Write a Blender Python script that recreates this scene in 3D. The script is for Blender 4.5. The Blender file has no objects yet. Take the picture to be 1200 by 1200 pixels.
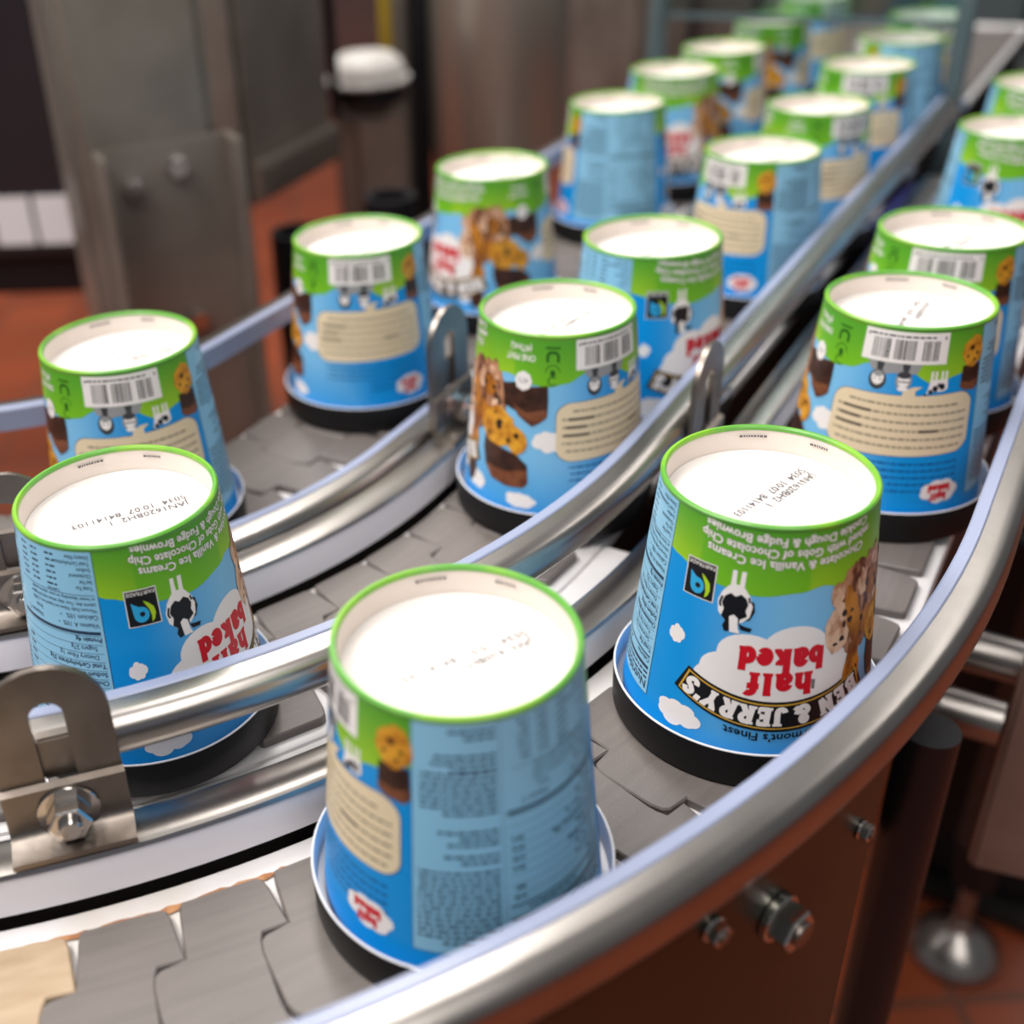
import bpy, bmesh, math, random
from mathutils import Vector, Matrix
random.seed(7)
R = math.radians
sc = bpy.context.scene
col = sc.collection

# ------------------------------------------------------------------ camera
ZO = 0.82                    # height of the tub flange level above the floor
CAMH = 0.34086
PITCH, ROLL = R(30.2837), R(-3.8873)
fwd = Vector((0, math.cos(PITCH), -math.sin(PITCH)))
up0 = Vector((0, math.sin(PITCH), math.cos(PITCH)))
right0 = Vector((1, 0, 0))
right = right0*math.cos(ROLL) + up0*math.sin(ROLL)
up = -right0*math.sin(ROLL) + up0*math.cos(ROLL)
cd = bpy.data.cameras.new('camera'); cam = bpy.data.objects.new('camera', cd); col.objects.link(cam)
M4 = Matrix((right, up, -fwd)).transposed().to_4x4()
M4.translation = Vector((0, 0, CAMH + ZO)); cam.matrix_world = M4
cd.sensor_width = 36; cd.sensor_fit = 'HORIZONTAL'
cd.lens = 1365.3/1200*36
cd.shift_x = 163.81/1200; cd.shift_y = -23.09/1200
cd.clip_start = 0.01
cd.dof.use_dof = True; cd.dof.focus_distance = 0.505; cd.dof.aperture_fstop = 4.3
sc.camera = cam

# ------------------------------------------------------------------ world, lamps, exposure
w = bpy.data.worlds.new('world'); sc.world = w; w.use_nodes = True
bg = w.node_tree.nodes['Background']; bg.inputs[0].default_value = (0.93, 0.96, 1.0, 1); bg.inputs[1].default_value = 0.165
def area(name, loc, rot, sx, sy, power, colr=(1, 0.95, 0.9)):
    l = bpy.data.lights.new(name, 'AREA'); l.shape = 'RECTANGLE'; l.size = sx; l.size_y = sy
    l.energy = power; l.color = colr
    o = bpy.data.objects.new(name, l); col.objects.link(o); o.location = loc; o.rotation_euler = rot
    return o
area('ceiling_lamp', (-1.1, 0.5, 2.7), (0, R(-18), R(20)), 0.6, 2.4, 84)
area('ceiling_lamp', (-0.3, 2.3, 2.8), (0, 0, R(20)), 0.6, 2.4, 84)
area('ceiling_lamp', (0.5, -0.9, 2.8), (0, 0, R(20)), 0.6, 2.4, 30)
area('ceiling_lamp', (2.2, 2.2, 2.8), (0, 0, R(20)), 0.4, 2.2, 24)
vs = sc.view_settings; vs.view_transform = 'Standard'; vs.look = 'None'; vs.gamma = 1.0
vs.exposure = -0.1; vs.use_curve_mapping = False

# ------------------------------------------------------------------ helpers
def lin(c):
    return tuple((x/255/12.92 if x/255 <= 0.04045 else ((x/255+0.055)/1.055)**2.4) for x in c)
def mat(name, rgb, rough=0.5, metal=0.0, noise=None, bump=None, spec=0.5, coat=0.0, emit=None):
    """rgb sRGB 0-255; noise=(rgb2, scale, lo, hi, stretch) mixes a second colour; bump=(scale, strength)"""
    m = bpy.data.materials.new(name); m.use_nodes = True
    nt = m.node_tree; b = nt.nodes['Principled BSDF']
    b.inputs['Base Color'].default_value = (*lin(rgb), 1)
    b.inputs['Roughness'].default_value = rough; b.inputs['Metallic'].default_value = metal
    b.inputs['Specular IOR Level'].default_value = spec
    if coat: b.inputs['Coat Weight'].default_value = coat; b.inputs['Coat Roughness'].default_value = 0.15
    tc = nt.nodes.new('ShaderNodeTexCoord')
    if noise:
        rgb2, scale, lo, hi, st = noise
        mp = nt.nodes.new('ShaderNodeMapping'); mp.inputs['Scale'].default_value = st
        n = nt.nodes.new('ShaderNodeTexNoise'); n.inputs['Scale'].default_value = scale; n.inputs['Detail'].default_value = 4
        rp = nt.nodes.new('ShaderNodeMapRange'); rp.inputs[1].default_value = lo; rp.inputs[2].default_value = hi
        mx = nt.nodes.new('ShaderNodeMix'); mx.data_type = 'RGBA'
        mx.inputs[6].default_value = (*lin(rgb), 1); mx.inputs[7].default_value = (*lin(rgb2), 1)
        nt.links.new(tc.outputs['Object'], mp.inputs[0]); nt.links.new(mp.outputs[0], n.inputs['Vector'])
        nt.links.new(n.outputs['Fac'], rp.inputs[0]); nt.links.new(rp.outputs[0], mx.inputs[0])
        nt.links.new(mx.outputs[2], b.inputs['Base Color'])
    if bump:
        n = nt.nodes.new('ShaderNodeTexNoise'); n.inputs['Scale'].default_value = bump[0]; n.inputs['Detail'].default_value = 3
        bp = nt.nodes.new('ShaderNodeBump'); bp.inputs['Strength'].default_value = bump[1]; bp.inputs['Distance'].default_value = 0.002
        nt.links.new(tc.outputs['Object'], n.inputs['Vector']); nt.links.new(n.outputs['Fac'], bp.inputs['Height'])
        nt.links.new(bp.outputs[0], b.inputs['Normal'])
    return m
M = {}
M['steel'] = mat('brushed_steel', (172, 167, 163), 0.29, 1.0, noise=((162, 157, 152), 30, .4, .7, (1, 1, 1)))
M['steel_dull'] = mat('dull_steel', (150, 142, 135), 0.38, 1.0, noise=((120, 110, 102), 25, .35, .7, (1, 1, 1)), bump=(250, .06))
M['steel_plate'] = mat('steel_plate', (90, 91, 80), 0.38, 1.0, noise=((80, 81, 70), 14, .35, .7, (1, 1, 1)))
M['machine_steel'] = mat('machine_steel', (148, 140, 132), 0.36, 0.55, noise=((122, 114, 106), 9, .35, .7, (1, 1, 1)))
M['tank'] = mat('tank_steel', (188, 180, 170), 0.42, 0.8)
M['cap_grey'] = mat('pale_grey_cap', (196, 192, 188), 0.45)
M['uhmw_wall'] = mat('white_guide_plastic', (234, 232, 240), 0.34, 0)
M['teal_steel'] = mat('teal_grey_paint', (96, 112, 116), 0.4, 0.3)
M['steel_dark'] = mat('dark_frame_steel', (62, 58, 56), 0.5, 0.7)
M['chrome'] = mat('bolt_steel', (205, 200, 196), 0.16, 1.0)
M['uhmw'] = mat('white_plastic', (222, 220, 222), 0.38, 0, noise=((205, 198, 190), 18, .45, .8, (1, 1, 1)))
M['uhmw_blue'] = mat('bluish_plastic_strip', (140, 149, 176), 0.3, 0)
M['link'] = mat('grey_chain_plastic', (108, 101, 98), 0.40, 0, noise=((99, 93, 90), 90, .35, .7, (.25, 3, 1)), bump=(900, .06))
M['link_tan'] = mat('tan_chain_plastic', (172, 150, 124), 0.5, 0, noise=((152, 128, 100), 30, .4, .7, (1, 4, 1)))
M['rust'] = mat('brown_residue', (178, 128, 86), 0.7, 0, noise=((150, 98, 60), 200, .4, .6, (1, 1, 1)))
M['black_lid'] = mat('black_lid_board', (17, 16, 17), 0.42, 0, bump=(60, .05), spec=.35)
M['black'] = mat('black_rubber', (9, 11, 20), 0.55, spec=.25)
M['paper'] = mat('white_paperboard', (234, 229, 226), 0.55, bump=(90, .05))
M['paper_edge'] = mat('paper_edge', (226, 226, 232), 0.5)
M['floor'] = None
M['black_machine'] = mat('black_machine_panel', (38, 33, 38), 0.4)
M['sticker'] = mat('white_sticker', (225, 224, 228), 0.5)
M['cast_grey'] = mat('taupe_painted_metal', (140, 122, 112), 0.5, 0.3, noise=((120, 102, 94), 10, .4, .7, (1, 1, 1)))
M['yellow'] = mat('yellow_paint', (170, 140, 20), 0.4)
M['navy'] = mat('navy_hose', (38, 38, 92), 0.4)
M['blue_tint'] = mat('tinted', (90, 110, 115), 0.3)
# print inks
def ink(n, rgb, **k): M[n] = mat('ink_'+n, rgb, k.pop('rough', 0.38), 0, spec=.35, **k)
ink('white', (238, 232, 230)); ink('black', (22, 22, 26)); ink('red', (205, 24, 40)); ink('gold', (205, 160, 60))
ink('panel', (140, 195, 226)); ink('panel_text', (36, 58, 84)); ink('cream', (226, 207, 174)); ink('cream_text', (140, 128, 108))
ink('navy_text', (8, 84, 150)); ink('dkgreen', (34, 92, 22)); ink('ft_blue', (44, 165, 220)); ink('ft_green', (170, 205, 40))
ink('cream_bold', (84, 76, 66)); ink('grey', (150, 150, 152)); ink('dgrey', (62, 62, 66)); ink('code', (96, 92, 96))
ink('outline', (40, 70, 24)); ink('shadowblue', (30, 90, 140))
ink('icecream', (186, 132, 98), noise=((92, 48, 26), 260, .40, .56, (1, 1, .45)))
ink('icelight', (228, 190, 160), noise=((178, 124, 92), 240, .45, .65, (1, 1, .6)))
ink('caramel', (200, 128, 36), noise=((120, 62, 22), 150, .4, .65, (1, 1, .4)))
ink('cookie', (222, 160, 48), noise=((176, 108, 26), 180, .4, .65, (1, 1, 1)))
ink('brownie', (70, 42, 30), noise=((44, 26, 20), 160, .4, .65, (1, 1, 1)))
ink('brownie_side', (124, 74, 48), noise=((92, 50, 34), 160, .4, .65, (1, 1, 1)))
ink('choc', (52, 30, 20))

def sky_mat():
    m = bpy.data.materials.new('ink_sky_print'); m.use_nodes = True; nt = m.node_tree; b = nt.nodes['Principled BSDF']
    a = nt.nodes.new('ShaderNodeVertexColor'); a.layer_name = 'print'
    nt.links.new(a.outputs[0], b.inputs['Base Color']); b.inputs['Roughness'].default_value = 0.38
    b.inputs['Specular IOR Level'].default_value = 0.35
    return m
M['sky'] = sky_mat()

def floor_mat():
    m = bpy.data.materials.new('quarry_tile_floor'); m.use_nodes = True; nt = m.node_tree; b = nt.nodes['Principled BSDF']
    tc = nt.nodes.new('ShaderNodeTexCoord'); br = nt.nodes.new('ShaderNodeTexBrick')
    br.offset = 0.0; br.inputs['Scale'].default_value = 1.0
    br.inputs['Brick Width'].default_value = 0.2; br.inputs['Row Height'].default_value = 0.2; br.inputs['Mortar Size'].default_value = 0.006
    br.inputs['Color1'].default_value = (*lin((158, 74, 38)), 1); br.inputs['Color2'].default_value = (*lin((134, 58, 24)), 1)
    br.inputs['Mortar'].default_value = (*lin((112, 62, 42)), 1)
    nt.links.new(tc.outputs['Object'], br.inputs['Vector'])
    n = nt.nodes.new('ShaderNodeTexNoise'); n.inputs['Scale'].default_value = 3; n.inputs['Detail'].default_value = 5
    nt.links.new(tc.outputs['Object'], n.inputs['Vector'])
    mr = nt.nodes.new('ShaderNodeMapRange'); mr.inputs[1].default_value = .35; mr.inputs[2].default_value = .75
    mr.inputs[3].default_value = 1.0; mr.inputs[4].default_value = .72
    nt.links.new(n.outputs['Fac'], mr.inputs[0])
    mx = nt.nodes.new('ShaderNodeMix'); mx.data_type = 'RGBA'; mx.blend_type = 'MULTIPLY'; mx.inputs[0].default_value = 1
    nt.links.new(br.outputs['Color'], mx.inputs[6]); nt.links.new(mr.outputs[0], mx.inputs[7])
    nt.links.new(mx.outputs[2], b.inputs['Base Color']); b.inputs['Roughness'].default_value = 0.45
    bp = nt.nodes.new('ShaderNodeBump'); bp.inputs['Strength'].default_value = .3; bp.inputs['Distance'].default_value = .003; bp.invert = True
    nt.links.new(br.outputs['Fac'], bp.inputs['Height']); nt.links.new(bp.outputs[0], b.inputs['Normal'])
    return m
M['floor'] = floor_mat()

def link(o, parent=None):
    col.objects.link(o)
    if parent is not None: o.parent = parent
    return o
def tag(o, label=None, cat=None, group=None, kind=None):
    if label: o['label'] = label
    if cat: o['category'] = cat
    if group: o['group'] = group
    if kind: o['kind'] = kind
    return o
def empty(name, loc=(0, 0, 0), rz=0.0):
    o = bpy.data.objects.new(name, None); o.empty_display_size = 0.02
    o.location = loc; o.rotation_euler = (0, 0, rz); col.objects.link(o); return o
def mesh_from(name, verts, faces, mats, idx=None, smooth=False):
    me = bpy.data.meshes.new(name); me.from_pydata([tuple(v) for v in verts], [], faces)
    for m in (mats if isinstance(mats, (list, tuple)) else [mats]): me.materials.append(m)
    if idx: me.polygons.foreach_set('material_index', idx)
    if smooth: me.polygons.foreach_set('use_smooth', [True]*len(me.polygons))
    me.update(); return me
def autosmooth(me, deg=35):
    bm = bmesh.new(); bm.from_mesh(me)
    bmesh.ops.recalc_face_normals(bm, faces=bm.faces)
    for e in bm.edges:
        e.smooth = len(e.link_faces) == 2 and e.calc_face_angle(0) < R(deg)
    for f in bm.faces: f.smooth = True
    bm.to_mesh(me); bm.free(); return me
def obj(name, me, parent=None, loc=None, rot=None):
    o = bpy.data.objects.new(name, me); link(o, parent)
    if loc is not None: o.location = loc
    if rot is not None: o.rotation_euler = rot
    return o
def lathe(name, prof, m, seg=96, closed=False):
    """prof list of (r,z)"""
    V, F = [], []; n = len(prof)
    for k in range(seg):
        a = 2*math.pi*k/seg
        for r, z in prof: V.append((r*math.cos(a), r*math.sin(a), z))
    for k in range(seg):
        k2 = (k+1) % seg
        for i in range(n if closed else n-1):
            j = (i+1) % n
            F.append((k*n+i, k2*n+i, k2*n+j, k*n+j))
    me = mesh_from(name, V, F, m)
    bm = bmesh.new(); bm.from_mesh(me); bmesh.ops.remove_doubles(bm, verts=bm.verts, dist=1e-6); bm.to_mesh(me); bm.free()
    return autosmooth(me)
def boxmesh(name, sx, sy, sz, m, bevel=0.0, seg=2, base=False):
    bm = bmesh.new(); bmesh.ops.create_cube(bm, size=1)
    for v in bm.verts: v.co = Vector((v.co.x*sx, v.co.y*sy, v.co.z*sz + (sz/2 if base else 0)))
    if bevel: bmesh.ops.bevel(bm, geom=bm.edges[:], offset=bevel, segments=seg, affect='EDGES')
    me = bpy.data.meshes.new(name); bm.to_mesh(me); bm.free(); me.materials.append(m)
    return autosmooth(me)
def cylmesh(name, r, h, m, seg=32, r2=None, bevel=0.0):
    """along +z from 0 to h"""
    r2 = r if r2 is None else r2
    b = bevel
    prof = [(0, 0), (r-b, 0), (r, b), (r2, h-b), (r2-b, h), (0, h)] if b else [(0, 0), (r, 0), (r2, h), (0, h)]
    return lathe(name, prof, m, seg)
def hexmesh(name, r, h, m):
    me = cylmesh(name, r, h, m, 6, bevel=r*.1)
    return me
def orient(o, loc, direction):
    """put local +z of o along direction"""
    q = Vector(direction).to_track_quat('Z', 'Y')
    o.location = loc; o.rotation_mode = 'QUATERNION'; o.rotation_quaternion = q

# ------------------------------------------------------------------ the conveyor path
TH = R(55.3256); DX, DY = math.cos(TH), math.sin(TH); NX, NY = -DY, DX
S0, N0 = 0.52268, 0.65744
def P(rho, u, z=0.0):
    """u>=0: metres along the straight, u<0: radians into the bend"""
    if u >= 0: s, n = S0+u, N0-rho
    else: s, n = S0-rho*math.sin(-u), N0-rho*math.cos(u)
    return Vector((s*DX+n*NX, s*DY+n*NY, z+ZO))
def Tang(u):        # direction of increasing u
    return (P(1, u+1e-4)-P(1, u-1e-4)).normalized()
def Outw(u):        # horizontal direction away from the bend's centre
    return (P(1.0, u)-P(0.9, u)).normalized()
def path_us(u0, u1, da=R(1.5), dl=0.06):
    us = []
    if u0 < 0:
        k = max(1, int(math.ceil((min(u1, 0)-u0)/da)))
        us += [u0+(min(u1, 0)-u0)*i/k for i in range(k+1)]
    if u1 > 0:
        a = max(u0, 0); k = max(1, int(math.ceil((u1-a)/dl)))
        st = [a+(u1-a)*i/k for i in range(k+1)]
        us += st[1:] if us else st
    return us
def sweep(name, prof, u0, u1, m, closed=True, deg=35):
    us = path_us(u0, u1); n = len(prof); V, F = [], []
    for u in us:
        for r, z in prof: V.append(P(r, u, z))
    for k in range(len(us)-1):
        for i in range(n if closed else n-1):
            j = (i+1) % n
            F.append((k*n+i, (k+1)*n+i, (k+1)*n+j, k*n+j))
    if closed:
        F.append(tuple(range(n))); F.append(tuple((len(us)-1)*n+i for i in range(n)))
    return autosmooth(mesh_from(name, V, F, m), deg)
def rect(r0, r1, z0, z1, b=0.0):
    if not b: return [(r0, z0), (r1, z0), (r1, z1), (r0, z1)]
    return [(r0+b, z0), (r1-b, z0), (r1, z0+b), (r1, z1-b), (r1-b*.3, z1-b*.3), (r1-b, z1), (r0+b, z1), (r0+b*.3, z1-b*.3), (r0, z1-b), (r0, z0+b)]

LANE = (0.5630, 0.3980, 0.2310)
GUIDE = (0.5005, 0.3430)
BED_IN = (0.5022, 0.3462, 0.1790)
BELT = -0.019
UEND = 1.75
UARC = R(-78)

# ------------------------------------------------------------------ floor
fl = obj('floor', mesh_from('floor', [(-6, -3, 0), (8, -3, 0), (8, 12, 0), (-6, 12, 0)], [(0, 1, 2, 3)], M['floor'])); tag(fl, 'red brown quarry tile factory floor', None, kind='structure')

# ------------------------------------------------------------------ conveyor beds, low inner guides, frames
lane_word = ('outer', 'middle', 'inner')
for i, c in enumerate(LANE):
    e = empty('conveyor_bed', P(c, 0.2, -ZO))
    tag(e, ['white plastic conveyor bed under the outer curved lane beside the bolted side plate',
            'white plastic conveyor bed under the middle curved lane between two low steel-capped guides',
            'white plastic conveyor bed under the inner curved lane nearest the steel post'][i], 'conveyor')
    def kid(name, me):
        o = obj(name, me, e); o.matrix_parent_inverse = Matrix.Translation(-e.location); return o
    out = c+0.053
    kid('wear_bed', sweep('wear_bed', rect(BED_IN[i], out, -0.034, -0.0236, 0.003), UARC, UEND, M['uhmw']))
    kid('frame_beam', sweep('frame_beam', rect(c-0.046, out-0.008, -0.175, -0.0345), UARC, UEND, M['steel_dark']))
    if i == 1:
        kid('corner_track', sweep('corner_track', rect(out-.0005, 0.4805, -0.034, -0.0238, 0.004), UARC, 0.0, M['uhmw']))
    if i < 2:
        f = GUIDE[i]
        kid('guide_wall', sweep('guide_wall', rect(f-0.012, f, -0.0215, -0.0012, 0.0015), UARC, 0.72 if i == 0 else 0.10, M['uhmw_wall']))
        kid('cap_strip', sweep('cap_strip', [(f-0.019, -0.0015), (f-0.0005, -0.0015), (f+0.0004, -0.0004), (f-0.0005, 0.0012), (f-0.003, 0.0022), (f-0.016, 0.0022), (f-0.019, 0.0012)], UARC, 0.72 if i == 0 else 0.10, M['steel']))
        kid('guide_web', sweep('guide_web', rect(f-0.017, f-0.004, -0.15, -0.0217), UARC, UEND, M['steel_dark']))

# dried residue along the lane beds
def residue(c, u0, u1, seed):
    rnd = random.Random(seed); V, F = [], []
    us = [u0+(u1-u0)*k/40 for k in range(41)]
    for k, u in enumerate(us):
        wdt = 0.0018*(0.35+rnd.random())*(math.sin(math.pi*k/40)**.5+.05)
        V += [P(c-0.0488-wdt*rnd.uniform(.4, 1), u, -0.0233), P(c-0.0482+wdt, u, -0.0226)]
    for k in range(40): F.append((2*k, 2*k+1, 2*k+3, 2*k+2))
    return mesh_from('residue', V, F, M['rust'])

# ------------------------------------------------------------------ tabletop chains
PITCH_L = 0.0415
def link_mesh():
    p = PITCH_L; g = 0.0008; hw = 0.0465
    half = [(.80*p, hw), (.125*p, hw), (.095*p, hw-.0015), (.075*p, hw-.006), (g, .0215), (g, .0203), (-.22*p, .0192), (-.28*p, .0170), (-.31*p, .012)]
    tail = [(.69*p-g, -.0185), (.71*p-g, -.0212), (p-g, -.0222), (.925*p, -(hw-.008)), (.90*p, -(hw-.003)), (.83*p, -hw)]
    outl = half + [(x, -y) for x, y in reversed(half)][:] 
    outl = outl + [(.83*p, -hw), (.895*p, -(hw-.0015)), (.925*p, -(hw-.006)), (p-g, -.0222), (p-g, -.0205), (.735*p, -.0205), (.70*p, -.0165), (.685*p, -.012),
                   (.685*p, .012), (.70*p, .0165), (.735*p, .0205), (p-g, .0205), (p-g, .0222), (.925*p, hw-.006), (.895*p, hw-.0015), (.84*p, hw)]
    bm = bmesh.new()
    vs_ = [bm.verts.new((x-.35*p, y, 0)) for x, y in outl]
    f = bm.faces.new(vs_); bm.normal_update()
    if f.normal.z < 0: f.normal_flip()
    r = bmesh.ops.extrude_face_region(bm, geom=[f])
    for v in [g_ for g_ in r['geom'] if isinstance(g_, bmesh.types.BMVert)]: v.co.z += 0.0046
    bmesh.ops.recalc_face_normals(bm, faces=bm.faces)
    topf = max(bm.faces, key=lambda q: q.calc_center_median().z)
    bmesh.ops.bevel(bm, geom=list(topf.edges), offset=0.0007, segments=1, affect='EDGES')
    topf = [q for q in bm.faces if len(q.verts) > 4]
    bmesh.ops.triangulate(bm, faces=topf)
    me = bpy.data.meshes.new('chain_link'); bm.to_mesh(me); bm.free(); me.materials.append(M['link'])
    return me
LINK = link_mesh()
LINK_TAN = LINK.copy(); LINK_TAN.materials.clear(); LINK_TAN.materials.append(M['link_tan'])
for i, c in enumerate(LANE):
    e = empty('conveyor_chain', P(c, 0.2, BELT))
    tag(e, ['grey plastic tabletop chain running along the outer lane, with one tan link', 'grey plastic tabletop chain running along the middle lane between the two curved guides',
            'grey plastic tabletop chain running along the inner lane nearest the steel post'][i], 'conveyor chain')
    inv = Matrix.Translation(-e.location)
    # walk along centre line; first straight, then bend
    off = (0.016, 0.004, 0.022)[i]
    us = []
    k = 0
    while off+k*PITCH_L < UEND-.05: us.append(off+k*PITCH_L); k += 1
    k = 1
    while True:
        a = -((k*PITCH_L-off)/c)
        if a < UARC+.03: break
        us.append(a); k += 1
    for u in us:
        t = Tang(u)
        o = obj('chain_link', LINK, e)
        if i == 0 and abs(u+R(46.3)) < PITCH_L/c/2: o.data = LINK_TAN; o['label'] = 'tan chain link'
        o.matrix_parent_inverse = inv
        o.location = P(c, u, BELT-0.0046); o.rotation_euler = (0, 0, math.atan2(t.y, t.x))
    if i == 0:
        o = obj('residue', residue(c, R(-46), R(-30), 3), e); o.matrix_parent_inverse = inv
        o['label'] = 'brown dried residue along the chain edge'

# ------------------------------------------------------------------ guide rails
def rail(rin, sgn, label, z0=0.0195, u0=UARC, u1=UEND, m=None, zt=0.0455):
    e = empty('guide_rail', P(rin, 0.2, 0.02)); tag(e, label, 'guide rail', 'guide rails along the lanes')
    def kid(name, me):
        o = obj(name, me, e); o.matrix_parent_inverse = Matrix.Translation(-e.location); return o
    pl = [(0, z0+.002), (.0062, z0+.002), (.0062, zt+.0002), (.0055, zt+.0008), (.001, zt+.0008), (0, zt-.0002)]
    st = [(.0063, z0), (.0150, z0), (.0185, z0+.0012), (.0203, z0+.0038), (.0206, z0+.007), (.0206, zt-.0095), (.0200, zt-.0055), (.0184, zt-.0026), (.0155, zt-.0008), (.012, zt-.0002), (.0063, zt)]
    kid('wear_strip', sweep('wear_strip', [(rin+sgn*x, z) for x, z in pl], u0, u1, M['uhmw_blue']))
    kid('steel_channel', sweep('steel_channel', [(rin+sgn*x, z) for x, z in st], u0, u1, m or M['steel'], deg=60))
    return e
rail(0.6286, 1, 'curved stainless guide rail along the outside of the outer lane, above the bolted side plate', z0=0.0225)
rail(0.4600, 1, 'curved stainless guide rail between the outer and middle lanes, held by slotted brackets', z0=0.0275, u1=0.862)
rail(0.3020, 1, 'curved stainless guide rail between the middle and inner lanes, held by slotted brackets', z0=-0.0135, zt=0.0062, u1=0.088)
rail(0.1745, -1, 'curved guide rail along the inside of the inner lane, in front of the steel post', z0=0.030)

# ------------------------------------------------------------------ slotted rail brackets
def stadium_ring(w, zb, zt, sw, sb, st_, n=14):
    """outer: flat bottom, round top; inner slot stadium: matched loops, (x,z)"""
    outer, inner = [], []
    for k in range(n+1):                     # top arc, right to left
        a = math.pi*k/n
        outer.append((w/2*math.cos(a), zt-w/2+w/2*math.sin(a)))
        inner.append((sw/2*math.cos(a), st_-sw/2+sw/2*math.sin(a)))
    for k in range(n+1):                     # bottom
        a = math.pi+math.pi*k/n
        if k <= n/2: x = -w/2+w*(k/n)
        else: x = -w/2+w*(k/n)
        outer.append((x, zb)); inner.append((sw/2*math.cos(a), sb+sw/2+sw/2*math.sin(a)))
    return outer, inner
def slotted_mesh(w, zb, zt, sw, sb, st_, th, m):
    o, i = stadium_ring(w, zb, zt, sw, sb, st_); n = len(o); V, F = [], []
    for y in (0, th):
        V += [(x, y, z) for x, z in o]; V += [(x, y, z) for x, z in i]
    for k in range(n):
        j = (k+1) % n
        F += [(k, j, n+j, n+k), (2*n+k, 3*n+k, 3*n+j, 2*n+j), (k, 2*n+k, 2*n+j, j), (n+k, n+j, 3*n+j, 3*n+k)]
    return autosmooth(mesh_from('slotted_plate', V, F, m), 40)
SLOT = slotted_mesh(0.046, 0.006, 0.081, 0.0125, 0.013, 0.0655, 0.003, M['steel_dull'])
FOOTL = None
def foot_mesh():
    # L section extruded along x; profile in (y,z): y away from plate (-y is outward)
    pr = [(0, .0022), (-.0135, .0022), (-.0165, .0030), (-.0165, .0055), (-.0055, .0062), (-.0036, .0082), (-.0030, .0110), (-.0030, .0275), (0, .0285)]
    V, F = [], []; n = len(pr); xs = (-.0235, -.0225, .0225, .0235)
    for x in xs:
        for y, z in pr: V.append((x, y, z))
    for k in range(3):
        for i in range(n): F.append((k*n+i, (k+1)*n+i, (k+1)*n+(i+1) % n, k*n+(i+1) % n))
    F.append(tuple(range(n))); F.append(tuple(3*n+i for i in range(n)))
    return autosmooth(mesh_from('foot_bracket', V, F, M['steel_dull']), 50)
FOOTL = foot_mesh()
WASH = cylmesh('washer', .0122, .0016, M['chrome'], 32, bevel=.0003)
HEX = hexmesh('bolt_head', .0086, .0078, M['chrome'])
STUD = cylmesh('bolt_tip', .0048, .0035, M['chrome'], 24, bevel=.0008)
SPC = boxmesh('rail_clamp', .014, .006, .02, M['steel_dull'], .001)
def bracket(rail_in, u, label, clamp_z=.037):
    face = rail_in+0.0212
    t = Tang(u); rz = math.atan2(t.y, t.x)      # local x along path, local -y outward
    e = empty('rail_bracket', P(face, u, 0.0), rz); tag(e, label, 'bracket', 'slotted rail brackets')
    obj('slotted_plate', SLOT, e, (0, -.003, 0))
    obj('foot_bracket', FOOTL, e, (0, -.003, 0))
    b = obj('washer', WASH, e, (0, -.006, .0150), (R(90), 0, 0))
    obj('bolt_head', HEX, b, (0, 0, .0016)); obj('bolt_tip', STUD, b, (0, 0, .0088))
    obj('rail_clamp', SPC, e, (0, .0025, clamp_z))
    return e
bracket(0.4600, R(-41.3), 'slotted bracket with hex bolt standing before the nutrition-table tub on the outer-middle rail')
bracket(0.4600, 0.062, 'slotted steel bracket on the straight run of the rail between outer and middle lanes')
bracket(0.3020, 0.050, 'slotted steel bracket on the middle-inner rail, beside a tub with a picture of brownies')
bracket(0.3020, R(-43.5), 'slotted steel bracket on the middle-inner rail, behind the tub with the nutrition table')

# ------------------------------------------------------------------ outer side plate with bolts
e = empty('side_plate', P(0.645, R(-20), -0.15)); tag(e, 'curved stainless side plate of the outer lane with hex bolts', 'side plate')
inv = Matrix.Translation(-e.location)
o = obj('sheet', sweep('sheet', [(.6425, -.17), (.6455, -.17), (.6455, .0195), (.6425, .0195)], UARC, R(-13.4), M['steel_plate']), e); o.matrix_parent_inverse = inv
def plate_bolt(u, z, s, name):
    d = Outw(u)
    b = obj(name, cylmesh('washer', .0098*s, .0035*s, M['chrome'], 28, bevel=.0005), e); b.matrix_parent_inverse = inv
    orient(b, P(.6455, u, z), d)
    h = obj('bolt_head', hexmesh('bolt_head', .0088*s, .0075*s, M['chrome']), b, (0, 0, .0035*s))
    tip = obj('bolt_tip', cylmesh('bolt_tip', .005*s, .0018*s, M['steel_dull'], 20, bevel=.0004), b, (0, 0, .011*s))
plate_bolt(R(-19.6), -0.0087, 1.0, 'hex_bolt'); plate_bolt(R(-22.86), 0.0125, 0.5, 'small_screw'); plate_bolt(R(-14.6), -0.0065, 0.42, 'small_screw')
# cross pipes and hanging bar on the straight run
od = Outw(0.0)
for k, (x, y, z) in enumerate(((.370, .5936, -.150), (.3436, .563, -.170))):
    p0 = Vector((x, y, z+ZO))-od*0.008
    e = empty('cross_pipe', p0); tag(e, ['upper stainless cross pipe joining the outer lane to the hanging bar', 'lower stainless cross pipe joining the outer lane to the hanging bar'][k], 'pipe')
    a = obj('tube', cylmesh('tube', .0142, (.058, .052)[k], M['steel'], 32), e); orient(a, (0, 0, 0), od)
    b = obj('collar', cylmesh('collar', .0155, .012, M['steel_dull'], 32, bevel=.001), e); orient(b, od*0.004, od)
hb = obj('hanging_bar', boxmesh('hanging_bar', .038, .012, .30, M['cast_grey'], .003)); hb.location = (.402, .533, ZO-.145); hb.rotation_euler = (0, 0, R(-25))
tag(hb, 'taupe flat steel bar hanging at the end of the cross pipes', 'steel bar')
e = empty('black_post', (.283, .4535, 0)); tag(e, 'round black post below the outer side plate with a pale ring collar', 'post')
obj('tube', cylmesh('tube', .0148, ZO-.09, M['black'], 32), e)
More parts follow.
